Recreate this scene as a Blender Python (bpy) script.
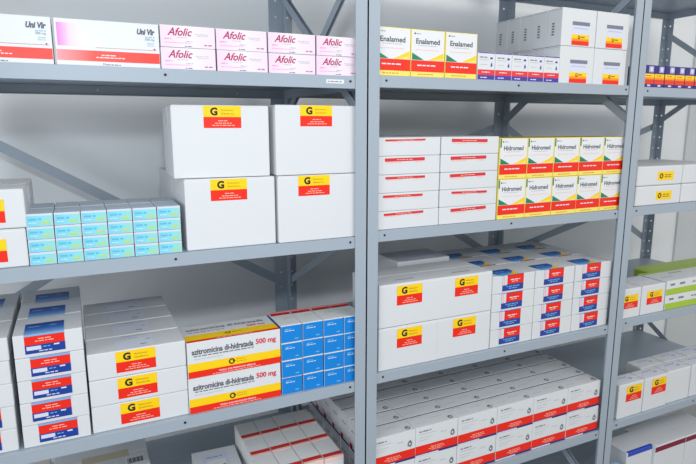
import bpy, bmesh, math, random
from mathutils import Vector, Matrix

random.seed(7)
for o in list(bpy.data.objects):
    bpy.data.objects.remove(o, do_unlink=True)
scn = bpy.context.scene
COL = scn.collection


def lin(c):
    return tuple(((v / 255.0) / 12.92 if v / 255.0 <= 0.04045 else ((v / 255.0 + 0.055) / 1.055) ** 2.4) for v in c) + (1.0,)


# ------------------------------------------------------------------ camera
cam_d = bpy.data.cameras.new('camera')
cam = bpy.data.objects.new('camera', cam_d)
COL.objects.link(cam)
cam_d.sensor_width = 36.0
cam_d.lens = 571.04 / 696.0 * 36.0
cam_d.clip_start = 0.05
PITCH, YAW = 0.18529, 0.44419
fw = Vector((math.sin(YAW) * math.cos(PITCH), math.cos(YAW) * math.cos(PITCH), -math.sin(PITCH)))
cam.location = (-0.6422, -1.2498, 1.5821)
cam.rotation_euler = fw.to_track_quat('-Z', 'Y').to_euler()
scn.camera = cam

# ------------------------------------------------------------------ light
world = bpy.data.worlds.new('room_ambience')
scn.world = world
world.use_nodes = True
wb = world.node_tree.nodes['Background']
wb.inputs[0].default_value = (0.97, 1.0, 1.0, 1.0)
wb.inputs[1].default_value = 0.74


def area(name, loc, aim, size, energy, color, shape='DISK'):
    d = bpy.data.lights.new(name, 'AREA')
    d.shape = shape
    d.size = size
    if shape == 'RECTANGLE':
        d.size_y = size * 0.5
    d.energy = energy
    d.color = color
    o = bpy.data.objects.new(name, d)
    COL.objects.link(o)
    o.location = loc
    o.rotation_euler = (Vector(aim) - Vector(loc)).to_track_quat('-Z', 'Y').to_euler()
    return o


area('camera_flash', (-0.62, -1.20, 1.86), (0.10, 0.2, 1.30), 0.07, 6.6, (0.82, 0.91, 1.0))
area('ceiling_lamp', (1.2, -2.0, 2.75), (0.8, 0.3, 1.0), 1.8, 24.0, (1.0, 0.97, 0.93), 'RECTANGLE')

area('window_daylight', (-3.0, -1.6, 1.7), (0.4, 0.3, 1.2), 1.3, 26.0, (0.90, 0.95, 1.0))  # unseen fill from the left, added to brighten left-facing carton sides
scn.view_settings.view_transform = 'Standard'
scn.view_settings.look = 'None'
scn.view_settings.gamma = 1.0
scn.view_settings.use_curve_mapping = False
scn.view_settings.exposure = 0.0

# ------------------------------------------------------------------ materials
MATS = {}


def mat(name, rgb, rough=0.55, spec=0.35, metal=0.0, bump=0.0, bscale=200.0, var=0.0):
    if name in MATS:
        return MATS[name]
    m = bpy.data.materials.new(name)
    m.use_nodes = True
    nt = m.node_tree
    b = nt.nodes['Principled BSDF']
    b.inputs['Base Color'].default_value = lin(rgb)
    b.inputs['Roughness'].default_value = rough
    b.inputs['Specular IOR Level'].default_value = spec
    b.inputs['Metallic'].default_value = metal
    if bump or var:
        tc = nt.nodes.new('ShaderNodeTexCoord')
        nz = nt.nodes.new('ShaderNodeTexNoise')
        nz.inputs['Scale'].default_value = bscale
        nz.inputs['Detail'].default_value = 3.0
        nt.links.new(tc.outputs['Object'], nz.inputs['Vector'])
        if bump:
            bp = nt.nodes.new('ShaderNodeBump')
            bp.inputs['Strength'].default_value = bump
            bp.inputs['Distance'].default_value = 0.001
            nt.links.new(nz.outputs['Fac'], bp.inputs['Height'])
            nt.links.new(bp.outputs['Normal'], b.inputs['Normal'])
        if var:
            n2 = nt.nodes.new('ShaderNodeTexNoise')
            n2.inputs['Scale'].default_value = 3.0
            nt.links.new(tc.outputs['Object'], n2.inputs['Vector'])
            r = nt.nodes.new('ShaderNodeValToRGB')
            c = lin(rgb)
            r.color_ramp.elements[0].color = tuple(v * (1 - var) for v in c[:3]) + (1,)
            r.color_ramp.elements[1].color = tuple(min(1, v * (1 + var)) for v in c[:3]) + (1,)
            nt.links.new(n2.outputs['Fac'], r.inputs['Fac'])
            nt.links.new(r.outputs['Color'], b.inputs['Base Color'])
    MATS[name] = m
    return m


def mat_grad(name, stops, x0, x1, axis='X', rough=0.45):
    """printed colour fade along the local x or y of a carton"""
    if name in MATS:
        return MATS[name]
    m = bpy.data.materials.new(name)
    m.use_nodes = True
    nt = m.node_tree
    b = nt.nodes['Principled BSDF']
    b.inputs['Roughness'].default_value = rough
    tc = nt.nodes.new('ShaderNodeTexCoord')
    sp = nt.nodes.new('ShaderNodeSeparateXYZ')
    mr = nt.nodes.new('ShaderNodeMapRange')
    mr.inputs['From Min'].default_value = x0
    mr.inputs['From Max'].default_value = x1
    r = nt.nodes.new('ShaderNodeValToRGB')
    while len(r.color_ramp.elements) < len(stops):
        r.color_ramp.elements.new(0.5)
    for e, (p, c) in zip(r.color_ramp.elements, stops):
        e.position = p
        e.color = lin(c)
    nt.links.new(tc.outputs['Object'], sp.inputs[0])
    nt.links.new(sp.outputs[axis], mr.inputs['Value'])
    nt.links.new(mr.outputs[0], r.inputs['Fac'])
    nt.links.new(r.outputs['Color'], b.inputs['Base Color'])
    MATS[name] = m
    return m


PAINT = mat('grey_enamel_paint', (161, 172, 184), 0.42, 0.4, bump=0.15, bscale=350, var=0.03)
WALL = mat('wall_plaster', (236, 238, 240), 0.8, 0.2, bump=0.25, bscale=60, var=0.02)
WALL2 = mat('wall_plaster_grey', (205, 208, 210), 0.8, 0.2, bump=0.25, bscale=60, var=0.02)
FLOOR = mat('floor_vinyl', (150, 152, 152), 0.5, 0.3, bump=0.1, bscale=30, var=0.08)
DARK = mat('dark_bolt_steel', (40, 44, 60), 0.4, 0.5, 0.6)
BRIGHT = mat('bright_zinc', (225, 228, 230), 0.3, 0.5, 0.3)  # pale tone for light showing through the rear lip holes
WHITE = mat('white_carton_board', (216, 218, 221), 0.5, 0.3, bump=0.2, bscale=120)
WHITE2 = mat('white_printed_board', (219, 221, 224), 0.4, 0.35)
SEAM = mat('carton_seam', (150, 154, 162), 0.7)
TAPE = mat('clear_tape', (222, 225, 228), 0.15, 0.6)
BTAPE = mat('beige_tape', (196, 186, 160), 0.3, 0.5)
YEL = mat('print_yellow', (252, 208, 10), 0.4)
ORG = mat('print_orange', (248, 150, 10), 0.4)
RED = mat('print_red', (238, 40, 20), 0.4)
DRED = mat('print_crimson', (186, 20, 34), 0.4)
BLK = mat('print_black', (38, 34, 30), 0.5)
GRY = mat('print_grey', (120, 124, 134), 0.5)
LGRY = mat('print_pale_grey', (186, 190, 200), 0.5)
LAV = mat('print_lavender', (212, 216, 234), 0.5)
WPR = mat('print_white', (226, 227, 230), 0.5)
PINKT = mat('print_rose_text', (250, 178, 160), 0.5)
BLUE = mat('print_blue', (24, 62, 150), 0.4)
NAVY = mat('print_navy', (44, 66, 150), 0.4)
SKY = mat('print_sky_blue', (110, 180, 232), 0.4)
GRN = mat('print_green', (30, 130, 84), 0.4)
LIME = mat('print_lime_green', (165, 196, 56), 0.4)
PYEL = mat('print_pale_yellow', (244, 224, 110), 0.4)
PURP = mat('print_purple', (64, 44, 110), 0.4)
DOLIVE = mat('print_olive_text', (150, 120, 10), 0.5)

# ------------------------------------------------------------------ mesh helpers


class MB:
    """collects shapes with materials and links them as one mesh object"""

    def __init__(self):
        self.bm = bmesh.new()
        self.mats = []

    def mi(self, m):
        if m not in self.mats:
            self.mats.append(m)
        return self.mats.index(m)

    def box(self, x0, x1, y0, y1, z0, z1, m, bevel=0.0, seg=2):
        b = bmesh.new()
        bmesh.ops.create_cube(b, size=1.0)
        for v in b.verts:
            v.co = Vector((x0 + (v.co.x + .5) * (x1 - x0), y0 + (v.co.y + .5) * (y1 - y0), z0 + (v.co.z + .5) * (z1 - z0)))
        if bevel:
            bmesh.ops.bevel(b, geom=list(b.edges), offset=bevel, segments=seg, profile=0.5, affect='EDGES')
        self.add(b, m)

    def add(self, b, m, M=None):
        i = self.mi(m)
        vm = {}
        for v in b.verts:
            vm[v] = self.bm.verts.new(M @ v.co if M else v.co)
        for f in b.faces:
            try:
                nf = self.bm.faces.new([vm[v] for v in f.verts])
                nf.material_index = i
            except ValueError:
                pass
        b.free()

    def poly(self, pts, m):
        f = self.bm.faces.new([self.bm.verts.new(p) for p in pts])
        f.material_index = self.mi(m)

    def bar(self, a, b, w, t, m, wdir):
        """flat bar from a to b; w measured along wdir-perpendicular, t thick along wdir"""
        a, b = Vector(a), Vector(b)
        d = (b - a).normalized()
        n = Vector(wdir).normalized()
        s = d.cross(n).normalized()
        vs = []
        for p in (a, b):
            for i, j in ((-1, -1), (1, -1), (1, 1), (-1, 1)):
                vs.append(self.bm.verts.new(p + s * (i * w / 2) + n * (j * t / 2)))
        k = self.mi(m)
        for q in ((0, 1, 2, 3), (7, 6, 5, 4), (0, 4, 5, 1), (1, 5, 6, 2), (2, 6, 7, 3), (3, 7, 4, 0)):
            self.bm.faces.new([vs[i] for i in q]).material_index = k

    def build(self, name, parent=None, smooth=False):
        me = bpy.data.meshes.new(name)
        bmesh.ops.recalc_face_normals(self.bm, faces=[f for f in self.bm.faces])
        self.bm.to_mesh(me)
        self.bm.free()
        for m in self.mats:
            me.materials.append(m)
        o = bpy.data.objects.new(name, me)
        COL.objects.link(o)
        if parent:
            o.parent = parent
        return o


_glyph = {}


def glyphs(s, bold=0.0, shear=0.0):
    """flat triangulated lettering, 1 unit high, origin at lower left"""
    key = (s, bold, shear)
    if key in _glyph:
        return _glyph[key]
    c = bpy.data.curves.new('t', 'FONT')
    c.body = s
    c.size = 1.0
    c.offset = bold
    c.shear = shear
    c.resolution_u = 3
    o = bpy.data.objects.new('t', c)
    COL.objects.link(o)
    me = bpy.data.meshes.new_from_object(o.evaluated_get(bpy.context.evaluated_depsgraph_get()))
    bpy.data.objects.remove(o, do_unlink=True)
    vs = [(v.co.x, v.co.y) for v in me.vertices]
    fs = [tuple(p.vertices) for p in me.polygons]
    x0 = min(v[0] for v in vs)
    x1 = max(v[0] for v in vs)
    vs = [(v[0] - x0, v[1]) for v in vs]
    bpy.data.meshes.remove(me)
    _glyph[key] = (vs, fs, x1 - x0)
    return _glyph[key]


E0 = 0.0003


class Face:
    """print onto one side of a carton; u to the right, v up as seen from outside"""

    def __init__(self, mb, side, w, d, h):
        self.mb, self.side, self.w, self.d, self.h = mb, side, w, d, h

    def p(self, u, v, k):
        e = E0 * k
        w, d, h = self.w, self.d, self.h
        if self.side == 'F':
            return Vector((-w / 2 + u, -e, v))
        if self.side == 'T':
            return Vector((-w / 2 + u, v, h + e))
        if self.side == 'L':
            return Vector((-w / 2 - e, d - u, v))
        if self.side == 'R':
            return Vector((w / 2 + e, u, v))

    def rect(self, u0, u1, v0, v1, m, k=1):
        self.mb.poly([self.p(u0, v0, k), self.p(u1, v0, k), self.p(u1, v1, k), self.p(u0, v1, k)], m)

    def poly(self, pts, m, k=1):
        self.mb.poly([self.p(u, v, k) for u, v in pts], m)

    def disc(self, u, v, r, m, k=1, n=14, ry=None):
        ry = ry or r
        self.poly([(u + r * math.cos(2 * math.pi * i / n), v + ry * math.sin(2 * math.pi * i / n)) for i in range(n)], m, k)

    def ring(self, u, v, r, m, hole, k=1):
        self.disc(u, v, r, m, k)
        self.disc(u, v, r * 0.55, hole, k + 1)

    def text(self, s, u, v, size, m, k=2, bold=0.0, shear=0.0, width=None, rot=False):
        vs, fs, tw = glyphs(s, bold, shear)
        sx = (width / tw) if width else size
        vm = []
        for x, y in vs:
            a, b = x * sx, y * size
            if rot:
                a, b = -b, a
            vm.append(self.mb.bm.verts.new(self.p(u + a, v + b, k)))
        i = self.mb.mi(m)
        for f in fs:
            try:
                self.mb.bm.faces.new([vm[j] for j in f]).material_index = i
            except ValueError:
                pass

    def fine(self, u0, u1, v, t, m, k=2, seed=1):
        """a line of print too small to read"""
        r = random.Random(seed * 977 + int(u0 * 1e4) + int(v * 1e4))
        u = u0
        while u < u1 - t:
            L = min(r.uniform(2.0, 5.5) * t, u1 - u)
            self.rect(u, u + L, v, v + t, m, k)
            u += L + 0.9 * t


def body(w, d, h, m=None, bevel=0.0012, seam=True, closure='T'):
    mb = MB()
    m = m or WHITE
    mb.box(-w / 2, w / 2, 0, d, 0, h, m, bevel)
    if seam:                                   # tuck-flap slit on both ends
        for s in (-1, 1):
            x = s * (w / 2)
            mb.box(min(x, x + s * .0003), max(x, x + s * .0003), d * .06, d * .94, h - .0042, h - .0034, SEAM)
    return mb


def finish(mb, name):
    return mb.build(name)


def g_label(lw, lh, name='label_sticker', split=0.5, big=True):
    """yellow over red generic medicine sticker, lower left corner at the origin, facing -y"""
    mb = MB()
    mb.box(0, lw, -.0003, 0, 0, lh, RED)
    f = Face(mb, 'F', 0, 0, 0)
    f.rect(0, lw, lh * split, lh, YEL, 1.6)
    s = lh * split
    f.text('G', lw * .18, lh * split + s * .18, s * .92, BLK, 2.4, bold=0.05)
    f.text('Medicamento', lw * .46, lh * split + s * .55, s * .22, DOLIVE, 2.4, width=lw * .34)
    f.text('Genérico', lw * .46, lh * split + s * .22, s * .28, DOLIVE, 2.4, width=lw * .36)
    f.fine(lw * .38, lw * .64, s * .62, s * .08, PINKT, 2.4, 1)
    f.fine(lw * .30, lw * .74, s * .40, s * .08, PINKT, 2.4, 2)
    f.fine(lw * .22, lw * .82, s * .20, s * .08, PINKT, 2.4, 3)
    o = mb.build(name)
    o['label'] = 'yellow and red sticker with a black G'
    return o


def blue_label(lw, lh, top=0.065):
    """blue and red sticker folded over the top edge; origin at the folded edge's left end"""
    mb = MB()
    mb.box(0, lw, -.0004, 0, -lh, 0.0004, RED)
    mb.box(0, lw, 0, top, 0.0, 0.0004, MATS['label_blue_fade'])
    f = Face(mb, 'F', 0, 0, 0)
    f.rect(0, lw, -lh * .10, 0, SKY, 2.4)
    f.rect(0, lw, -lh, -lh * .56, BLUE, 2.4)
    f.rect(lw * .04, lw * .40, -lh * .82, -lh * .62, LAV, 3)
    f.fine(lw * .45, lw * .62, -lh * .72, lh * .05, SKY, 3, 4)
    f.fine(lw * .72, lw * .92, -lh * .68, lh * .07, WPR, 3, 5)
    f.fine(lw * .34, lw * .66, -lh * .92, lh * .05, LAV, 3, 6)
    f.fine(lw * .34, lw * .66, -lh * .28, lh * .05, PINKT, 3, 7)
    f.fine(lw * .26, lw * .74, -lh * .40, lh * .05, PINKT, 3, 8)
    t = Face(mb, 'T', 0, 0, 0)
    t.fine(lw * .08, lw * .44, top * .62, top * .07, SKY, 2.4, 9)
    t.fine(lw * .62, lw * .84, top * .62, top * .07, SKY, 2.4, 10)
    o = mb.build('label_sticker')
    o['label'] = 'blue and red sticker folded over the top edge'
    return o


def corner_label(lw, lh, top=0.055):
    """red block over blue sticker with navy and yellow top fold"""
    mb = MB()
    mb.box(0, lw, -.0004, 0, -lh, 0.0004, NAVY)
    mb.box(-.012, lw - .012, 0, top, 0.0, 0.0004, MATS['label_blue_fade'])
    f = Face(mb, 'F', 0, 0, 0)
    f.rect(0, lw * .22, -lh * .62, 0, LAV, 2.4)
    f.rect(lw * .05, lw * .10, -lh * .62, 0, PINKT, 2.8)
    f.rect(lw * .22, lw, -lh * .58, -lh * .02, RED, 2.4)
    f.fine(lw * .38, lw * .82, -lh * .34, lh * .06, WPR, 3, 3)
    f.fine(lw * .44, lw * .72, -lh * .46, lh * .06, PINKT, 3, 4)
    f.fine(lw * .2, lw * .8, -lh * .76, lh * .06, SKY, 3, 5)
    f.fine(lw * .3, lw * .7, -lh * .88, lh * .06, SKY, 3, 6)
    t = Face(mb, 'T', 0, 0, 0)
    t.poly([(lw * .25, .001), (lw - .013, .001), (lw - .013, top * .62), (lw * .55, top * .20)], YEL, 2.4)
    t.fine(0, lw * .45, top * .6, top * .08, SKY, 2.4, 7)
    o = mb.build('label_sticker')
    o['label'] = 'red and navy sticker folded over the top edge'
    return o


mat_grad('label_blue_fade', [(0.0, (120, 190, 235)), (0.45, (40, 100, 190)), (1.0, (14, 44, 120))], 0.0, 0.07, 'Y')
mat_grad('pink_band', [(0.0, (250, 150, 160)), (0.12, (252, 130, 130)), (0.35, (240, 66, 50)), (1.0, (238, 50, 34))], -0.095, 0.095)
mat_grad('pink_wash', [(0.0, (232, 150, 220)), (0.35, (246, 205, 240)), (1.0, (246, 240, 250))], -0.095, -0.02)
mat_grad('magenta_wash', [(0.0, (222, 120, 206)), (1.0, (240, 190, 232))], -0.092, -0.072)
mat_grad('afolic_wash', [(0.0, (238, 204, 226)), (0.5, (236, 224, 234)), (1.0, (236, 212, 228))], -0.056, 0.056)
mat_grad('red_cyan', [(0.0, (120, 204, 228)), (0.5, (130, 214, 232)), (1.0, (150, 216, 206))], -0.02, 0.022)

# ------------------------------------------------------------------ object bookkeeping


def tag(o, label, cat, group=None, kind=None):
    o['label'] = label
    o['category'] = cat
    if group:
        o['group'] = group
    if kind:
        o['kind'] = kind
    return o


def attach(child, parent, loc=(0, 0, 0), rot=None):
    child.parent = parent
    child.location = loc
    if rot:
        child.rotation_euler = rot
    return child


def copy_tree(o, parent=None):
    c = o.copy()
    COL.objects.link(c)
    c.parent = parent
    for ch in list(o.children):
        copy_tree(ch, c)
    return c


ORD = ['first', 'second', 'third', 'fourth', 'fifth', 'sixth', 'seventh', 'eighth', 'ninth']


def col_word(i, n):
    if n == 1:
        return ''
    if i == 0:
        return 'leftmost'
    if i == n - 1:
        return 'rightmost'
    return ORD[i] + ' from left'


def lay_word(k, n):
    if n == 1:
        return ''
    if k == n - 1:
        return 'top layer'
    if k == 0:
        return 'bottom layer'
    if n - 1 - k == 1:
        return 'second layer down' if n > 3 else 'middle layer'
    return ORD[n - 1 - k] + ' layer down'


def row_word(j, n):
    if n == 1:
        return ''
    if j == 0:
        return 'front row'
    return ORD[j] + ' row back'


USED = set()


def grid(proto, desc, group, cat, xs, ys, zs, rj=0.5, xj=0.0006, yj=0.0015, skip=None, drop_child=None, sxj=0.0):
    """copy one carton into columns, rows and layers"""
    nx, ny, nz = len(xs), len(ys), len(zs)
    for k, z in enumerate(zs):
        for i, x in enumerate(xs):
            for j, y in enumerate(ys):
                if skip and skip(i, j, k):
                    continue
                if proto.name in USED:
                    o = copy_tree(proto)
                else:
                    o = proto
                    USED.add(proto.name)
                o.location = (x + random.uniform(-xj, xj), y + random.uniform(0, yj), z)
                o.rotation_euler = (0, 0, math.radians(random.uniform(-rj, rj)))
                words = [w for w in (col_word(i, nx), lay_word(k, nz), row_word(j, ny)) if w]
                tag(o, desc + (', ' + ', '.join(words) if words else ''), cat, group)
                if sxj:
                    for c in o.children:
                        c.location.x += random.uniform(-sxj, sxj)
                if drop_child and drop_child(i, j, k):
                    for c in list(o.children):
                        bpy.data.objects.remove(c, do_unlink=True)


def cols(x0, pitch, n):
    """centres of n columns, x0 the left edge of the first"""
    return [x0 + pitch * (i + .5) for i in range(n)]


# ------------------------------------------------------------------ the room
WALLY = 0.74


def slab(name, x0, x1, y0, y1, z0, z1, m):
    mb = MB()
    mb.box(x0, x1, y0, y1, z0, z1, m)
    o = mb.build(name)
    o['kind'] = 'structure'
    return o


slab('floor', -4.0, 5.0, -4.0, WALLY, -0.1, 0.0, FLOOR)
slab('wall_back', -4.0, 5.0, WALLY, WALLY + 0.12, 0.0, 3.0, WALL)
slab('trim_1', 2.27, 2.9, WALLY - 0.012, WALLY, 0.0, 3.0, WALL2)

# ------------------------------------------------------------------ shelving
PW = 0.032      # upright flange width
DEP = 0.60
PIV = 0.9       # height at which the slightly leaning posts are true


def perforated(mb, org, ua, va, na, w, h, pitch, m, hole=True, t=0.0018):
    """strip w wide (along ua) and h tall (along va) with a round hole each pitch"""
    org, ua, va, na = Vector(org), Vector(ua), Vector(va), Vector(na)
    n = int(round(h / pitch))
    pitch = h / n
    i = mb.mi(m)
    bm = mb.bm
    cache = {}

    def V(u, v, s):
        key = (round(u, 5), round(v, 5), s)
        if key not in cache:
            cache[key] = bm.verts.new(org + ua * u + va * v + na * (t * s))
        return cache[key]

    def q(*vs):
        bm.faces.new(vs).material_index = i
    if not hole:
        b = bmesh.new()
        vs = [b.verts.new(org + ua * u + va * v + na * s) for s in (0, t) for u, v in ((0, 0), (w, 0), (w, h), (0, h))]
        for f in ((0, 1, 2, 3), (7, 6, 5, 4), (0, 4, 5, 1), (1, 5, 6, 2), (2, 6, 7, 3), (3, 7, 4, 0)):
            b.faces.new([vs[k] for k in f])
        mb.add(b, m)
        return
    r = 0.0042
    for c in range(n):
        v0, v1 = c * pitch, (c + 1) * pitch
        vm = (v0 + v1) / 2
        outer = [(w, vm), (w, v1), (w / 2, v1), (0, v1), (0, vm), (0, v0), (w / 2, v0), (w, v0)]
        inner = [(w / 2 + r * math.cos(a * math.pi / 4), vm + r * math.sin(a * math.pi / 4)) for a in range(8)]
        for s in (0, 1):
            for a in range(8):
                b2 = (a + 1) % 8
                q(V(*outer[a], s), V(*outer[b2], s), V(*inner[b2], s), V(*inner[a], s))
        for a in range(8):
            b2 = (a + 1) % 8
            q(V(*inner[a], 0), V(*inner[b2], 0), V(*inner[b2], 1), V(*inner[a], 1))
        for a in (0, 7, 3, 4):
            b2 = (a + 1) % 8
            q(V(*outer[a], 0), V(*outer[b2], 0), V(*outer[b2], 1), V(*outer[a], 1))


def upright(name, x, y, sx, sy, H, parent, face_holes, pw=PW, lean=0.0):
    """L-section post with its corner at x, y; flanges run to +sx and +sy"""
    mb = MB()
    perforated(mb, (0, 0, 0), (sx, 0, 0), (0, 0, 1), (0, sy, 0), pw, H, 0.05, PAINT, face_holes)
    perforated(mb, (0, 0, 0), (0, sy, 0), (0, 0, 1), (sx, 0, 0), PW, H, 0.05, PAINT, True)
    o = mb.build(name, parent)
    o.location = (x + PIV * math.tan(math.radians(lean)), y, 0)
    o.rotation_euler.y = math.radians(-lean)
    f = MB()
    a, b = sx * (pw + .004), sy * .036
    f.box(min(0, a), max(0, a), min(0, b), max(0, b), 0, .012, DARK, .002)
    f.build('foot_cap', o)
    return o


def shelf_unit(x0, x1, heights, H, desc, sticker=False, ll=0.0, lr=0.0, wr=PW):
    root = bpy.data.objects.new('metal_shelving_unit', None)
    COL.objects.link(root)
    root.location = (x0, 0, 0)
    tag(root, desc, 'shelving unit', 'grey steel shelving units along the wall')
    W = x1 - x0
    upright('upright', 0.0002, -0.002, 1, 1, H, root, False, PW, ll)
    upright('upright', W - 0.0002, -0.002, -1, 1, H, root, False, PW, lr)
    upright('upright', 0.0002, DEP + .004, 1, -1, H, root, True)
    upright('upright', W - 0.0002, DEP + .004, -1, -1, H, root, True, wr)
    L, t = 0.0285, 0.0015
    def shift(lean, z):
        return -(z - PIV) * math.tan(math.radians(lean))
    for z in heights:
        mb = MB()
        a, b = 0.004 + shift(ll, z), W - 0.004 + shift(lr, z)
        # deck with rolled front edge
        mb.box(a, b, 0.0006, DEP, z - t, z, PAINT, 0.0006, 1)
        mb.box(a, b, 0.0006, 0.0022, z - L, z - .0004, PAINT, 0.0005, 1)
        mb.box(a, b, DEP - .0022, DEP, z - L, z - .0004, PAINT)
        mb.box(a, a + t, .002, DEP, z - L, z - .0004, PAINT)
        mb.box(b - t, b, .002, DEP, z - L, z - .0004, PAINT)
        mb.box(a, b, 0.002, 0.014, z - L, z - L + t, PAINT)
        mb.box(a, b, DEP - .014, DEP - .002, z - L, z - L + t, PAINT)
        # stiffening channel beneath
        mb.box(a + .01, b - .01, DEP / 2 - .03, DEP / 2 + .03, z - .012, z - t, PAINT, .002, 1)
        sh = mb.build('shelf', root)
        for bx in (0.052, W / 2, W - 0.045):
            bb = bmesh.new()
            bmesh.ops.create_cone(bb, cap_ends=True, segments=10, radius1=.0030, radius2=.0026, depth=.0018)
            k = MB()
            k.add(bb, DARK, Matrix.Translation((bx, -.0002, z - L * .42)) @ Matrix.Rotation(math.pi / 2, 4, 'X'))
            k.build('bolt', sh)
        for bx in (0.36, W - 0.16):  # pale discs stand in for rear lip holes with light behind them
            bb = bmesh.new()
            bmesh.ops.create_cone(bb, cap_ends=True, segments=8, radius1=.0026, radius2=.002, depth=.002)
            k = MB()
            k.add(bb, BRIGHT, Matrix.Translation((bx, DEP - .0035, z - L * .5)) @ Matrix.Rotation(math.pi / 2, 4, 'X'))
            k.build('screw', sh)
        if sticker and abs(z - sticker) < .01:
            k = MB()
            zc = z - .0135
            k.box(W - .107, W - .062, -.0001, .0006, zc - .0045, zc + .0045, WPR)
            f = Face(k, 'F', 0, 0, 0)
            f.fine(W - .103, W - .068, zc - .0012, .0022, GRY, 1, 3)
            k.build('shelf_label', sh)
    # flat-bar cross braces on both ends and at the back
    for zl, zh in ((1.60, 1.985), (1.045, 1.330), (0.29, 0.655)):
        for left in ((True, False) if zl != 1.045 else (True,)):
            def bx_(z, e):
                return (0.0045 + shift(ll, z) + e) if left else (W - 0.0045 + shift(lr, z) - e)
            m1 = MB()
            m1.bar((bx_(zl, 0), DEP - .01, zl), (bx_(zh, 0), .02, zh), .024, .0016, PAINT, (1, 0, 0))
            m1.build('side_brace', root)
            za, zb = (zh + .1, zl + .26) if zl == 1.045 else (zh, zl)
            m2 = MB()
            m2.bar((bx_(za, .0018), DEP - .01, za), (bx_(zb, .0018), .02, zb), .024, .0016, PAINT, (1, 0, 0))
            m2.build('side_brace', root)
    for zl, zh in ((1.035, 1.578),):
        m1 = MB()
        m1.bar((.012, DEP + .006, zh), (W - .012, DEP + .006, zl), .028, .0018, PAINT, (0, 1, 0))
        m1.build('back_brace', root)
        m2 = MB()
        m2.bar((.012, DEP + .009, zl if x0 < -.5 else 1.30), (W - .012, DEP + .009, zh), .028, .0018, PAINT, (0, 1, 0))
        m2.build('back_brace', root)
    return root


Z1 = [0.18, 0.552, 0.923, 1.308, 1.695, 2.08]
Z2 = [0.18, 0.555, 0.932, 1.318, 1.700, 2.083]
Z3 = [0.183, 0.568, 0.940, 1.321, 1.698, 2.082]
SX = 0.004
shelf_unit(-0.93 + SX, 0.0 + SX, Z1, 2.25, 'grey steel shelving unit on the left, big white cartons on its second shelf', sticker=1.695, wr=.047)
shelf_unit(0.0 + SX, 0.93 + SX, Z2, 2.25, 'grey steel shelving unit in the middle, between the two full-height front posts', lr=0.0, wr=.047)
shelf_unit(0.93 + SX, 1.86 + SX, Z3, 2.25, 'grey steel shelving unit at the right edge of the photo', ll=0.0, wr=.036)
P = 0.0004   # clearance above a deck


# ------------------------------------------------------------------ LEFT UNIT, TOP SHELF
def make_univir():
    w, d, h = .190, .12, .086
    mb = body(w, d, h, WHITE2)
    f = Face(mb, 'F', w, d, h)
    f.rect(.001, w - .001, .009, .029, MATS['pink_band'])
    f.rect(.004, .022, .036, .078, MATS['magenta_wash'])
    f.poly([(.022, .036), (.080, .036), (.060, .052), (.034, .078), (.022, .078)], MATS['pink_wash'])
    f.rect(.07, w - .006, .0345, .0352, DRED)
    f.text('Uni Vir', .148, .0650, .0145, mat('print_charcoal', (84, 86, 98), .4), 2, bold=.05, shear=.25, width=.034)
    f.fine(.163, .181, .059, .0018, SKY, 2, 1)
    f.text('500 mg', .163, .0535, .006, GRY, 2)
    f.fine(.167, .181, .047, .0016, SKY, 2, 3)
    f.fine(.166, .181, .043, .0016, LGRY, 2, 4)
    f.disc(.180, .037, .0016, DRED, 2)
    f.fine(.080, .106, .020, .0018, WPR, 2, 5)
    f.fine(.070, .122, .0155, .0018, WPR, 2, 6)
    f.text('H', .082, .0022, .0065, BLK, 2)
    f.fine(.087, .114, .0025, .0018, GRY, 2, 7)
    return mb.build('medicine_carton')


uni = make_univir()
grid(uni, 'long white carton with red band and pink corner on top shelf', 'long white and red cartons on the top shelf', 'carton',
     [-.7575, -.5625], [.008], [1.695 + P], rj=.3)


def make_afolic():
    w, d, h = .1115, .10, .0435
    mb = body(w, d, h, WHITE2)
    f = Face(mb, 'F', w, d, h)
    f.rect(.0008, w - .0008, .0008, h - .0008, MATS['afolic_wash'], .6)
    m = mat('print_afolic', (176, 34, 92), .4)
    f.text('Afolic', .014, .0235, .0215, m, 2, bold=.018, shear=.35, width=.050)
    f.fine(.070, .098, .027, .0016, LGRY, 2, 1)
    f.fine(.074, .096, .0238, .0014, LGRY, 2, 2)
    f.fine(.008, .022, .0155, .0022, mat('print_pink', (236, 150, 200), .4), 2, 3)
    f.fine(.008, .060, .0085, .0012, mat('print_pink', (236, 150, 200), .4), 2, 4)
    f.fine(.034, .056, .019, .0014, LGRY, 2, 5)
    f.fine(.050, .064, .0115, .0020, LGRY, 2, 6)
    f.fine(.088, .104, .0055, .0026, mat('print_mauve', (170, 120, 150), .4), 2, 7)
    f.fine(.048, .062, .0022, .0018, GRY, 2, 8)
    r = Face(mb, 'R', w, d, h)
    r.rect(.001, d - .001, .001, h - .001, mat('print_magenta', (158, 44, 100), .4))
    return mb.build('medicine_carton')


afo = make_afolic()
grid(afo, 'pale pink carton with crimson slanted lettering', 'pink cartons on the top shelf', 'carton',
     cols(-.467, .1142, 4), [.008], [1.695 + P, 1.695 + .0443], rj=.5)


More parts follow.
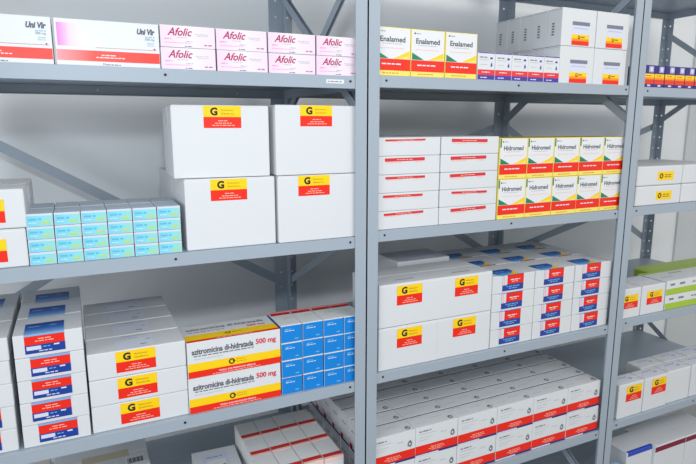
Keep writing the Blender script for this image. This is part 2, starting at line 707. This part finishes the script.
# ------------------------------------------------------------------ LEFT UNIT, SECOND SHELF
def white_carton(w, d, h, sticker=None, tape=True, name='shipping_carton', bevel=.0025):
    """closed corrugated carton: two top flaps meeting under tape"""
    mb = MB()
    mb.box(-w / 2, w / 2, 0, d, 0, h - .0025, WHITE, bevel)
    g = .0006
    mb.box(-w / 2 + .0006, w / 2 - .0006, .0006, d / 2 - g, h - .004, h, WHITE, .0012, 1)
    mb.box(-w / 2 + .0006, w / 2 - .0006, d / 2 + g, d - .0006, h - .004, h, WHITE, .0012, 1)
    o = mb.build(name)
    if tape:
        t = MB()
        tw = min(.022, d * .18)
        t.box(-w / 2 - .0003, w / 2 + .0003, d / 2 - tw, d / 2 + tw, h, h + .0003, TAPE)
        for s in (-1, 1):
            x = s * w / 2
            t.box(min(x, x + s * .0004), max(x, x + s * .0004), d / 2 - tw, d / 2 + tw, h - .04 if h > .08 else h * .5, h + .0003, TAPE)
        t.build('tape', o)
    if sticker:
        u, v, lw, lh = sticker
        s = g_label(lw, lh)
        attach(s, o, (-w / 2 + u, 0, v))
    return o


sc = white_carton(.165, .25, .076, (.065, .012, .081, .045), name='medicine_carton')
grid(sc, 'white carton with yellow-red G sticker cut by the photo left edge', 'G cartons at the left edge of the second shelf', 'carton',
     [-.822], [.010], [1.308 + P, 1.308 + .0776], rj=.2)
for o in bpy.data.objects:
    if o.get('group', '').startswith('G cartons at the left edge'):
        for c in o.children:
            if c.name.startswith('label_sticker'):
                c.location.x -= .016
    if o.get('group', '').startswith('G cartons at the left edge') and o.location.z > 1.37:
        o.location.x += .004


def make_cyan():
    w, d, h = .0475, .082, .0252
    mb = body(w, d, h, mat('cyan_board', (205, 216, 226), .45), .0008)
    f = Face(mb, 'F', w, d, h)
    f.rect(.0012, w - .0012, .0012, h - .0042, MATS['red_cyan'])
    f.fine(.005, .027, .0125, .0034, mat('print_teal', (96, 182, 214), .4), 2, 1)
    f.fine(.005, .020, .0065, .0014, WPR, 2, 2)
    f.rect(.028, .040, .0065, .0100, mat('print_lemon_green', (190, 216, 110), .4), 2)
    f.fine(.024, .042, .0045, .0014, mat('print_lemon_green', (190, 216, 110), .4), 2, 3)
    t = Face(mb, 'T', w, d, h)
    t.rect(.0012, w - .0012, .002, d - .002, mat('cyan_carton_top', (178, 190, 204), .4), .6)
    return mb.build('medicine_carton')


cy = make_cyan()
grid(cy, 'light cyan carton in four-high stack', 'small cyan cartons on the second shelf', 'carton',
     cols(-.7385, .0491, 6), [.010, .097], [1.308 + P + .0258 * k for k in range(4)], rj=.9, xj=.0003)

# the four big shipping cartons
defs = [
    ('large white carton with G sticker, lower left of the four big ones', (-.4345 + .1035, .012, 1.308 + P), 0.0, .204, .40, .1575, (.056, .108, .082, .0475)),
    ('large white carton with G sticker, lower right of the four big ones', (-.2255 + .104, .006, 1.308 + P), 0.0, .204, .40, .1575, (.050, .109, .080, .0475)),
    ('large white carton with G sticker, upper left of the four big ones', (-.452 + .1075, .022, 1.467), -3.0, .213, .20, .1575, (.068, .1085, .082, .0475)),
    ('large white carton with G sticker, upper right of the four big ones', (-.2285 + .1055, .008, 1.467), 0.0, .205, .40, .1600, (.060, .1120, .080, .0475)),
]
for lab, loc, rz, w, d, h, st in defs:
    o = white_carton(w, d, h, st)
    o.location = loc
    o.rotation_euler.z = math.radians(rz)
    tag(o, lab, 'carton', 'big white cartons on the second shelf')


# ------------------------------------------------------------------ LEFT UNIT, THIRD SHELF
def make_blue_labelled():
    w, d, h = .1265, .112, .0484
    mb = body(w, d, h, WHITE, .0016)
    t = Face(mb, 'T', w, d, h)
    t.rect(.001, w - .001, d - .0035, d - .0028, SEAM)
    o = mb.build('medicine_carton')
    s = blue_label(.073, .041, .068)
    attach(s, o, (-w / 2 + .022, 0, h))
    return o


bl = make_blue_labelled()
zz = [.923 + P + .0489 * k for k in range(5)]
grid(bl, 'blue-red stickered carton, far left stack', 'blue-red stickered cartons, far left stack', 'carton',
     [-.8555], [.012, .128, .244], zz, rj=.2, sxj=.006)
grid(bl, 'blue-red stickered carton, stack beside G cartons', 'blue-red stickered cartons, second stack', 'carton',
     [-.7195], [.010, .128, .244], zz, rj=.6, sxj=.006)


def make_g_wide():
    w, d, h = .2035, .093, .0595
    mb = body(w, d, h, WHITE, .002)
    t = Face(mb, 'T', w, d, h)
    t.rect(.058, .140, .012, .078, mat('print_faint_lavender', (218, 222, 236), .4))
    t.fine(.060, .110, .066, .0024, LGRY, 2, 1)
    t.fine(.075, .130, .080, .0016, GRY, 2, 4)
    t.fine(.110, .128, .020, .0040, GRY, 2, 2)
    t.ring(.129, .050, .005, LGRY, WHITE, 2)
    o = mb.build('medicine_carton')
    s = g_label(.082, .0475)
    attach(s, o, (-w / 2 + .059, 0, .009))
    return o


gw = make_g_wide()
grid(gw, 'wide flat G-stickered carton, left unit', 'wide G-stickered cartons on the third shelf', 'carton',
     [-.5500], [.012, .109, .206, .303], [.923 + P + .0602 * k for k in range(3)], rj=.5, sxj=.002)


def make_azi():
    w, d, h = .2215, .11, .0865
    mb = body(w, d, h, WHITE2)
    f = Face(mb, 'F', w, d, h)
    f.rect(.0006, w - .0006, .0008, .0165, RED)
    f.rect(.0006, w - .0006, .0165, .0355, YEL)
    ink = mat('print_slate', (92, 92, 104), .5)
    f.text('azitromicina di-hidratada', .010, .0570, .0185, ink, 2, bold=.03, width=.144)
    f.text('500 mg', .160, .0585, .0175, mat('print_raspberry', (214, 60, 84), .5), 2, bold=.03, width=.050)
    f.fine(.014, .155, .0510, .0026, GRY, 2, 1)
    f.fine(.014, .080, .0440, .0018, LGRY, 2, 2)
    f.ring(.101, .0265, .0072, BLK, YEL, 2)
    f.rect(.103, .109, .0258, .0285, BLK, 4)
    f.text('Medicamento', .112, .0285, .0036, DOLIVE, 2, width=.022)
    f.text('Genérico', .112, .0228, .0042, DOLIVE, 2, width=.024)
    f.text('VENDA SOB PRESCRIÇÃO MÉDICA', .070, .0075, .0052, WPR, 2, bold=.02, width=.088)
    f.fine(.055, .170, .0028, .0018, PINKT, 2, 4)
    t = Face(mb, 'T', w, d, h)
    t.rect(.0006, w - .0006, .0008, .012, RED)
    t.rect(.0006, w - .0006, .012, .045, YEL)
    t.ring(.101, .030, .0070, BLK, YEL, 2)
    t.fine(.112, .135, .030, .003, DOLIVE, 2, 5)
    t.fine(.070, .160, .006, .0026, WPR, 2, 7)
    t.text('azitromicina di-hidratada', .012, .074, .020, ink, 2, bold=.012, width=.190)
    t.text('500 mg', .155, .052, .016, mat('print_raspberry', (214, 60, 84), .5), 2, bold=.02, width=.046)
    t.fine(.014, .100, .060, .0028, GRY, 2, 6)
    return mb.build('medicine_carton')


az = make_azi()
grid(az, 'long white carton with yellow and red bands and 500 mg', 'long 500 mg cartons on the third shelf', 'carton',
     [-.3365], [.008], [.923 + P, .923 + .0875], rj=.3)


def make_blue():
    w, d, h = .0545, .108, .0442
    mb = body(w, d, h, WHITE2, .0009)
    f = Face(mb, 'F', w, d, h)
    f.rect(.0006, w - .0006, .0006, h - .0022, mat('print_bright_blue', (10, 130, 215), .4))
    f.fine(.010, .026, .0325, .0024, SKY, 2, 1)
    f.fine(.010, .034, .0285, .0018, WPR, 2, 2)
    f.fine(.035, .048, .0065, .0028, SKY, 2, 3)
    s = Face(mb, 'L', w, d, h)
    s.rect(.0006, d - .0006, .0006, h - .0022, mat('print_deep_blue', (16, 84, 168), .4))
    t = Face(mb, 'T', w, d, h)
    t.rect(.001, w - .001, .078, .094, DRED)
    t.rect(.001, w - .001, .094, d - .001, mat('print_salmon', (236, 150, 140), .4))
    t.rect(.008, .020, .030, .048, mat('print_mint', (206, 230, 214), .4))
    t.fine(.024, .046, .052, .003, LGRY, 2, 4)
    t.fine(.010, .040, .016, .003, mat('print_mint', (206, 230, 214), .4), 2, 5)
    t.disc(.026, .040, .004, mat('print_cream', (232, 214, 170), .4), 2)
    return mb.build('medicine_carton')


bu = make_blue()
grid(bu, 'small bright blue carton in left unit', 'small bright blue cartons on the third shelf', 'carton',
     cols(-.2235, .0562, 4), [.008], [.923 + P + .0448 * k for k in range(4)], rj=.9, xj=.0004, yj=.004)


# ------------------------------------------------------------------ LEFT UNIT, FOURTH SHELF
def make_red_edge():
    w, d, h = .0565, .092, .0705
    mb = body(w, d, h, mat('greyish_board', (226, 226, 226), .5), .0009)
    f = Face(mb, 'F', w, d, h)
    f.rect(.0006, w - .0006, h - .012, h - .0006, mat('print_pale_pink', (244, 206, 200), .4))
    f.fine(.010, .046, .040, .003, GRY, 2, 1)
    f.fine(.010, .040, .032, .002, LGRY, 2, 2)
    f.rect(.0006, w - .0006, .004, .016, RED)
    t = Face(mb, 'T', w, d, h)
    t.rect(.0006, w - .0006, .0006, .024, mat('print_brick_red', (206, 48, 40), .4))
    t.rect(.0006, w - .0006, .0006, .008, mat('print_pale_pink', (244, 206, 200), .4), 2)
    s = Face(mb, 'L', w, d, h)
    s.rect(.0006, d - .0006, .0006, .008, LGRY)
    return mb.build('medicine_carton')


re_ = make_red_edge()
grid(re_, 'red-edged white carton, lowest left shelf', 'red-edged white cartons on the lower left shelf', 'carton',
     cols(-.272, .0585, 4), [.043, .138, .233], [.552 + P, .552 + P + .071], rj=.9, xj=.0004, yj=.004)

# flat white carton with a printed sheet, and a taped carton beside it
w, d, h = .125, .13, .092
mb = body(w, d, h, WHITE, .002)
t = Face(mb, 'T', w, d, h)
t.rect(.026, .096, .016, .100, mat('paper_label_blue_white', (206, 212, 232), .4))
t.rect(.034, .086, .024, .070, WPR, 2)
t.fine(.036, .084, .084, .0034, GRY, 2, 1)
t.disc(.080, .040, .005, mat('print_mustard', (190, 178, 60), .4), 3)
t.fine(.038, .070, .050, .002, LGRY, 3, 2)
t.fine(.038, .064, .040, .002, LGRY, 3, 3)
o = mb.build('medicine_carton')
o.location = (-.348, .178, .552 + P)
o.rotation_euler.z = math.radians(-3)
tag(o, 'white carton with pale printed top label left of the red-edged cartons', 'carton')

w, d, h = .24, .17, .120
o = white_carton(w, d, h, None, tape=False)
k = MB()
k.box(-.05, .07, d / 2 - .018, d / 2 + .018, h, h + .0004, BTAPE)
k.build('tape', o)
k = MB()
k.box(.058, .112, .018, .060, h, h + .0004, WPR)
f = Face(k, 'T', 0, 0, h)
for i in range(12):
    f.rect(.064 + i * .0034, .064 + i * .0034 + (.0022 if i % 3 else .0012), .024, .050, BLK, 2.4)
k.build('barcode_label', o)
o.location = (-.640, .262, .552 + P)
tag(o, 'white carton sealed with beige tape, barcode on top, below the G cartons', 'carton')
w, d, h = .09, .15, .118
mb = body(w, d, h, mat('cream_board', (222, 214, 206), .5), .002)
t = Face(mb, 'T', w, d, h)
t.rect(.060, .078, .020, .120, mat('print_dull_red', (190, 120, 104), .5))
t.fine(.010, .050, .060, .004, GRY, 2, 3)
o = mb.build('medicine_carton')
o.location = (-.812, .262, .552 + P)
tag(o, 'cream carton with dull red stripe, left of the beige-taped carton', 'carton')


# ------------------------------------------------------------------ MIDDLE UNIT, TOP SHELF
def make_med(name, green_tab):
    w, d, h = .0995, .075, .1135
    mb = body(w, d, h, PYEL, .0009)
    f = Face(mb, 'F', w, d, h)
    f.rect(.002, w - .002, .012, h - .002, WPR)
    f.poly([(.050, .041), (w - .003, .041), (w - .003, .060), (.078, .052)], YEL, 2)
    f.poly([(.060, .041), (w - .006, .041), (w - .006, .048)], PYEL, 3)
    f.poly([(.003, .041), (.038, .041), (.003, .058)], GRN, 2)
    f.rect(.0008, w - .0008, .0125, .040, RED, 2)
    f.rect(.0008, w - .0008, .0008, .0125, PYEL, 2)
    f.text(name, .014, .080, .0175, mat('print_ink', (64, 70, 76), .5), 2, bold=.02, width=.070)
    f.fine(.020, .075, .0745, .0018, LGRY, 2, 1)
    f.fine(.014, .082, .0645, .0014, PINKT, 2, 2)
    f.fine(.018, .072, .0265, .0030, WPR, 4, 3)
    f.fine(.020, .068, .0055, .0022, mat('print_gold', (206, 160, 40), .4), 4, 4)
    f.disc(.011, h - .010, .0022, BLK, 2)
    f.fine(.015, .028, h - .011, .0016, GRY, 2, 5)
    if green_tab:
        f.rect(.0008, .0055, .088, h - .002, GRN, 2)
    t = Face(mb, 'T', w, d, h)
    t.rect(.002, w - .002, .010, d - .002, mat('print_olive_yellow', (206, 190, 84), .4))
    return mb.build('medicine_carton')


en = make_med('Enalamed', False)
grid(en, 'yellow-edged carton with red band and green wedge, top shelf', 'yellow-edged cartons on the top shelf', 'carton',
     [.0775, .1785, .2800], [.008], [1.700 + P], rj=.4)


def make_small():
    w, d, h = .0565, .075, .0705
    mb = body(w, d, h, WHITE2, .0009)
    f = Face(mb, 'F', w, d, h)
    vio = mat('print_violet_blue', (70, 62, 160), .4)
    f.rect(.0006, w - .0006, .0006, .012, vio)
    f.rect(.0006, w - .0006, .012, .0260, mat('print_scarlet', (232, 54, 58), .4))
    f.rect(.0006, w - .0006, h - .003, h - .0006, vio)
    f.fine(.006, .030, .056, .0026, GRY, 2, 1)
    f.fine(.006, .036, .050, .0016, LGRY, 2, 2)
    f.rect(.040, .048, .053, .058, vio, 2)
    f.poly([(.042, .038), (.045, .046), (.048, .038), (.047, .034), (.043, .034)], vio, 2)
    f.fine(.008, .030, .038, .0016, LGRY, 2, 3)
    f.fine(.014, .040, .0185, .0022, WPR, 2, 4)
    f.fine(.010, .030, .0045, .0024, WPR, 2, 5)
    t = Face(mb, 'T', w, d, h)
    t.rect(.001, w - .001, .002, d - .002, LAV)
    return mb.build('medicine_carton')


sm = make_small()
grid(sm, 'small white carton with scarlet and violet bands, top shelf', 'small scarlet and violet cartons on the top shelf', 'carton',
     cols(.3335, .0576, 5), [.008], [1.700 + P], rj=.4, xj=.0003)


def make_white_side():
    w, d, h = .134, .0555, .1025
    mb = body(w, d, h, WHITE, .0015)
    s = Face(mb, 'L', w, d, h)
    for i in range(5):
        s.rect(.018, .028, .030 + i * .0075, .0345 + i * .0075, GRY)
    o = mb.build('medicine_carton')
    k = MB()
    lw, lh = .068, .064
    k.box(0, lw, -.0003, 0, 0, lh, LAV)
    f = Face(k, 'F', 0, 0, 0)
    f.rect(0, lw, lh * .84, lh, mat('print_steel', (120, 124, 144), .4), 1.5)
    f.fine(lw * .1, lw * .9, lh * .70, lh * .04, LGRY, 2.4, 1)
    f.rect(0, lw, lh * .26, lh * .46, YEL, 1.5)
    f.rect(0, lw, lh * .17, lh * .28, ORG, 2)
    f.rect(0, lw, 0, lh * .18, RED, 2.4)
    f.text('G', lw * .34, lh * .27, lh * .2, BLK, 3, bold=.03)
    f.fine(lw * .5, lw * .8, lh * .33, lh * .05, DOLIVE, 3, 2)
    st = k.build('label_sticker')
    st['label'] = 'sticker fading from grey through yellow to red'
    attach(st, o, (-w / 2 + .040, 0, .006))
    return o


ws = make_white_side()
grid(ws, 'tall white carton near right post', 'white cartons in the block by the right post', 'carton',
     [.6895, .8255], [.010 + .0562 * j for j in range(5)], [1.700 + P, 1.700 + P + .1032], rj=.4, xj=.0004,
     drop_child=None)
for o in list(bpy.data.objects):
    if o.get('group') == 'white cartons in the block by the right post':
        lo = o.location.z < 1.75
        for c in o.children:
            c.location.z = .002 if lo else .0035


# ------------------------------------------------------------------ MIDDLE UNIT, SECOND SHELF
def make_strip():
    w, d, h = .190, .28, .0462
    mb = body(w, d, h, WHITE, .0018)
    o = mb.build('medicine_carton')
    k = MB()
    m = mat('print_rose_red', (214, 50, 58), .4)
    k.box(0, .118, -.0004, 0, -.0088, 0, m)
    f = Face(k, 'F', 0, 0, 0)
    f.fine(.035, .085, -.0055, .0022, PINKT, 2.4, 1)
    f.fine(.004, .050, -.0125, .0022, PINKT, 1.4, 2)
    f.fine(.090, .110, -.0125, .0022, PINKT, 1.4, 3)
    s = k.build('printed_strip')
    s['label'] = 'rose-red printed strip'
    attach(s, o, (-w / 2 + .024, 0, h - .003))
    return o


st = make_strip()
grid(st, 'flat white carton with red strip, second shelf', 'flat red-stripped white cartons', 'carton',
     [.1290, .3220], [.008], [1.318 + P + .0467 * k for k in range(5)], rj=.4, sxj=.004)
for o in list(bpy.data.objects):
    if o.get('group') == 'flat red-stripped white cartons' and o.location.x > .2:
        for c in o.children:
            c.location.x += .010
for o in list(bpy.data.objects):
    if o.get('group') == 'flat red-stripped white cartons':
        for c in o.children:
            c.scale.z = random.choice((1.0, .95, .5, .7))
            c.rotation_euler.y = math.radians(random.uniform(-1.2, 1.2))
            c.location.z -= .002

hd = make_med('Hidromed', True)
grid(hd, 'yellow-edged red-banded carton, second shelf', 'yellow-edged cartons on the second shelf', 'carton',
     cols(.4215, .1006, 5), [.008, .086], [1.318 + P, 1.318 + P + .1142], rj=.3, xj=.0003)

# ------------------------------------------------------------------ MIDDLE UNIT, THIRD SHELF
g2 = white_carton(.187, .160, .1185, (.056, .058, .079, .053), tape=False, name='medicine_carton')
k = MB()
k.box(-.03, .03, .030, .034, .1185, .1189, GRY)
k.build('printed_line', g2)
grid(g2, 'deep white carton with G sticker beside the left post', 'deep G-stickered cartons on the middle unit', 'carton',
     [.1395, .3240], [.008], [.932 + P, .932 + P + .1195], rj=.0, sxj=.002)
g2b = white_carton(.187, .130, .1230, None, tape=False, name='medicine_carton')
k = MB()
k.box(-.04, .055, .020, .100, .1230, .1234, mat('print_faint_lavender', (218, 222, 236), .4))
k.build('printed_panel', g2b)
grid(g2b, 'white carton standing behind the deep G-stickered cartons', 'cartons behind the deep G-stickered cartons', 'carton',
     [.300], [.185], [.932 + P, .932 + P + .1236], rj=0)


def make_corner():
    w, d, h = .1600, .117, .0540
    mb = body(w, d, h, WHITE, .002)
    o = mb.build('medicine_carton')
    s = corner_label(.079, .0475, .060)
    attach(s, o, (-w / 2 + .035, 0, h))
    return o


co = make_corner()
grid(co, 'white carton, red and navy sticker', 'red and navy stickered cartons on the third shelf', 'carton',
     cols(.4200, .1625, 3), [.010, .130, .250], [.932 + P + .0546 * k for k in range(4)], rj=.4, sxj=.004)


# ------------------------------------------------------------------ MIDDLE UNIT, FOURTH SHELF
def make_drop():
    w, d, h = .1450, .0625, .0905
    mb = body(w, d, h, WHITE2, .0009)
    f = Face(mb, 'F', w, d, h)
    f.rect(.0006, w - .0006, .0075, .0330, RED)
    f.rect(.0006, w - .0006, .0006, .0075, PURP)
    f.rect(.0006, w * .55, .0006, .0050, LAV, 2)
    f.fine(.012, .052, .0745, .0036, GRY, 2, 1)
    f.fine(.012, .070, .0670, .0018, LGRY, 2, 2)
    f.fine(.012, .060, .0560, .0016, LGRY, 2, 3)
    f.fine(.012, .048, .0480, .0016, LGRY, 2, 4)
    f.fine(.085, .108, .0600, .0024, LGRY, 2, 5)
    f.poly([(.128, .062), (.134, .054), (.134, .045), (.128, .040), (.121, .043), (.119, .050), (.122, .057)], GRY, 2)
    f.disc(.126, .050, .0030, WPR, 3)
    f.fine(.052, .095, .0210, .0026, PINKT, 2, 6)
    f.fine(.045, .100, .0160, .0022, PINKT, 2, 7)
    f.fine(.055, .090, .0115, .0020, PINKT, 2, 8)
    t = Face(mb, 'T', w, d, h)
    t.ring(.128, .016, .0085, GRY, WHITE2, 1)
    t.disc(.127, .019, .0040, GRY, 3)
    t.fine(.010, .048, .050, .0030, LGRY, 2, 9)
    t.fine(.070, .110, .034, .0020, LGRY, 2, 10)
    t.fine(.012, .050, .020, .0018, LGRY, 2, 11)
    t.rect(.0006, w - .0006, d - .0042, d - .0006, PURP)
    for side in 'LR':
        s = Face(mb, side, w, d, h)
        if side == 'R':
            s.rect(.0006, d - .0006, .0075, .0330, DRED)
        else:
            s.rect(.0006, d * .3, .0075, .0200, DRED)
        s.rect(.0006, d - .0006, .0006, .0075, PURP)
        s.fine(.010, .040, .060, .003, GRY, 2, 3)
    return mb.build('medicine_carton')


dr = make_drop()
grid(dr, 'white drop-logo carton with red band', 'drop-logo cartons packed on the fourth shelf', 'carton',
     cols(.0225, .1463, 6), [.008 + .0648 * j for j in range(7)], [.555 + P, .555 + P + .0913], rj=.35, xj=.0003,
     skip=lambda i, j, k: (j == 6 and i > 3))

# ------------------------------------------------------------------ RIGHT UNIT


def make_vit():
    w, d, h = .0470, .06, .0670
    mb = body(w, d, h, mat('purple_board', (56, 48, 122), .4), .0008)
    f = Face(mb, 'F', w, d, h)
    f.rect(.0006, w - .0006, .0100, .0240, mat('print_vermilion', (226, 66, 36), .4))
    f.rect(.0006, w - .0006, .0240, .0300, ORG)
    f.rect(.0006, w - .0006, .0300, .0410, YEL)
    f.rect(.021, .043, .045, .064, mat('print_lilac', (170, 164, 206), .4), 1)
    f.disc(.032, .055, .007, LAV, 2)
    f.fine(.010, .036, .034, .0026, RED, 2, 1)
    f.rect(.018, .032, .003, .008, LAV, 2)
    return mb.build('medicine_carton')


vi = make_vit()
grid(vi, 'small purple carton with yellow-orange band on the right top shelf', 'small purple and orange cartons', 'carton',
     cols(.972, .0490, 9), [.008], [1.698 + P], rj=.6, xj=.0004)


def make_yl():
    w, d, h = .222, .26, .0640
    mb = body(w, d, h, WHITE, .004)
    o = mb.build('medicine_carton')
    k = MB()
    k.box(0, .078, -.0004, 0, 0, .029, YEL)
    f = Face(k, 'F', 0, 0, 0)
    f.ring(.018, .0145, .0090, BLK, YEL, 2.4)
    f.rect(.0185, .0265, .0135, .0165, BLK, 4)
    f.fine(.034, .066, .0160, .0032, DOLIVE, 2.4, 1)
    f.fine(.034, .066, .0090, .0036, DOLIVE, 2.4, 2)
    s = k.build('label_sticker')
    s['label'] = 'small yellow sticker'
    attach(s, o, (-w / 2 + .098, 0, .016))
    return o


yl = make_yl()
grid(yl, 'long white carton with small yellow sticker in the right unit', 'yellow-stickered cartons in the right unit', 'carton',
     [1.0970, 1.3230], [.008], [1.321 + P, 1.321 + P + .0650], rj=.3)

g3 = white_carton(.118, .105, .1030, (.026, .034, .078, .047), tape=False, name='medicine_carton')
k = MB()
k.box(-.03, .04, .030, .085, .1030, .1034, mat('print_faint_lavender', (218, 222, 236), .4))
k.build('printed_panel', g3)
grid(g3, 'squarish white carton with G sticker beside lime-green packs', 'squarish G-stickered cartons beside lime packs', 'carton',
     [1.0005, 1.1235], [.008], [.940 + P], rj=.2)


def make_lime():
    w, d, h = .235, .115, .0520
    mb = body(w, d, h, WHITE2, .0012)
    f = Face(mb, 'F', w, d, h)
    f.rect(.0008, w - .0008, .0008, .0230, LIME)
    f.fine(.020, .050, .034, .0070, GRY, 2, 1)
    f.fine(.070, .100, .034, .0070, GRY, 2, 2)
    f.fine(.140, .200, .034, .0050, GRY, 2, 3)
    t = Face(mb, 'T', w, d, h)
    t.fine(.030, .090, .040, .006, LGRY, 2, 4)
    t.fine(.110, .180, .070, .006, GRY, 2, 5)
    t.rect(.0008, w - .0008, d - .020, d - .0008, LIME)
    s = Face(mb, 'L', w, d, h)
    s.fine(.020, .090, .030, .006, mat('print_mauve', (170, 120, 150), .4), 2, 6)
    return mb.build('medicine_carton')


li = make_lime()
grid(li, 'white and lime-green carton at the right photo edge', 'lime and white cartons in the right unit', 'carton',
     [1.3080, 1.5460], [.010], [.940 + P, .940 + P + .0526], rj=.2)
w, d, h = .46, .075, .0980
mb = body(w, d, h, LIME, .002)
t = Face(mb, 'T', w, d, h)
t.rect(.02, w - .02, .03, .09, mat('print_pale_lime', (176, 200, 92), .4))
o = mb.build('medicine_carton')
o.location = (1.500, .130, .940 + P)
tag(o, 'long lime-green carton lying behind the white and lime cartons', 'carton')

g4 = white_carton(.127, .062, .1270, None, tape=False, name='medicine_carton')
k = MB()
k.box(-.045, .045, .012, .050, .1270, .1274, mat('print_faint_lavender', (218, 222, 236), .4))
f = Face(k, 'T', 0, 0, .1270)
f.fine(-.03, .02, .040, .003, GRY, 2, 1)
f.ring(.025, .028, .006, GRY, LAV, 2)
k.build('printed_panel', g4)
g4l = copy_tree(g4)
USED.discard(g4.name)
s = g_label(.078, .058)
attach(s, g4l, (-.0635 + .039, 0, .058))
grid(g4l, 'tall white G-stickered carton on the fourth shelf, right unit', 'tall G-stickered cartons in the right unit', 'carton',
     [1.0590, 1.1900], [.008], [.568 + P], rj=.5)
grid(g4, 'tall plain white carton right of the G-stickered pair', 'tall plain cartons in the right unit front', 'carton',
     [1.3210, 1.4530, 1.5830], [.012], [.568 + P], rj=.6)
g4b = copy_tree(g4)
grid(g4b, 'tall plain white carton behind the G-stickered pair', 'tall plain cartons in the rear of the right unit', 'carton',
     [1.2560, 1.3880, 1.5200, 1.6520], [.078], [.568 + P], rj=.6)

# bottom shelf of the right unit
w, d, h = .1420, .105, .2170
mb = body(w, d, h, WHITE, .003)
o = mb.build('medicine_carton')
k = MB()
k.box(-.066, .066, -.0004, 0, h - .016, h - .001, mat('print_royal_blue', (44, 76, 190), .4))
k.box(-.066, .066, -.0004, .010, h, h + .0004, mat('print_royal_blue', (44, 76, 190), .4))
s = k.build('printed_strip', o)
s['label'] = 'royal blue strip along the top edge'
o.location = (1.1690, .030, .183 + P)
tag(o, 'white carton with royal blue top strip on the bottom right shelf', 'carton')
w, d, h = .1730, .14, .2130
mb = body(w, d, h, WHITE, .002)
o = mb.build('medicine_carton')
k = MB()
k.box(-.0862, .0862, -.0004, 0, h - .026, h - .006, mat('print_maroon', (128, 20, 56), .4))
s = k.build('printed_strip', o)
s['label'] = 'maroon strip near the top edge'
grid(o, 'white carton with maroon strip on the bottom right shelf', 'maroon-stripped cartons on the bottom shelf', 'carton',
     [1.3285, 1.5035], [.020], [.183 + P], rj=0)
w, d, h = .0600, .04, .1850
mb = body(w, d, h, mat('pale_blue_board', (150, 200, 230), .4), .001)
f = Face(mb, 'F', w, d, h)
f.fine(.012, .060, .150, .006, WPR, 2, 1)
f.fine(.012, .050, .138, .004, BLUE, 2, 2)
o = mb.build('medicine_carton')
o.location = (1.0350, .006, .183 + P)
tag(o, 'pale blue carton left of the blue-stripped carton, bottom shelf', 'carton')

# unused prototypes never placed are removed
for o in list(bpy.data.objects):
    if o.parent is None and o.type == 'MESH' and 'label' not in o.keys() and 'kind' not in o.keys():
        for c in list(o.children):
            bpy.data.objects.remove(c, do_unlink=True)
        bpy.data.objects.remove(o, do_unlink=True)
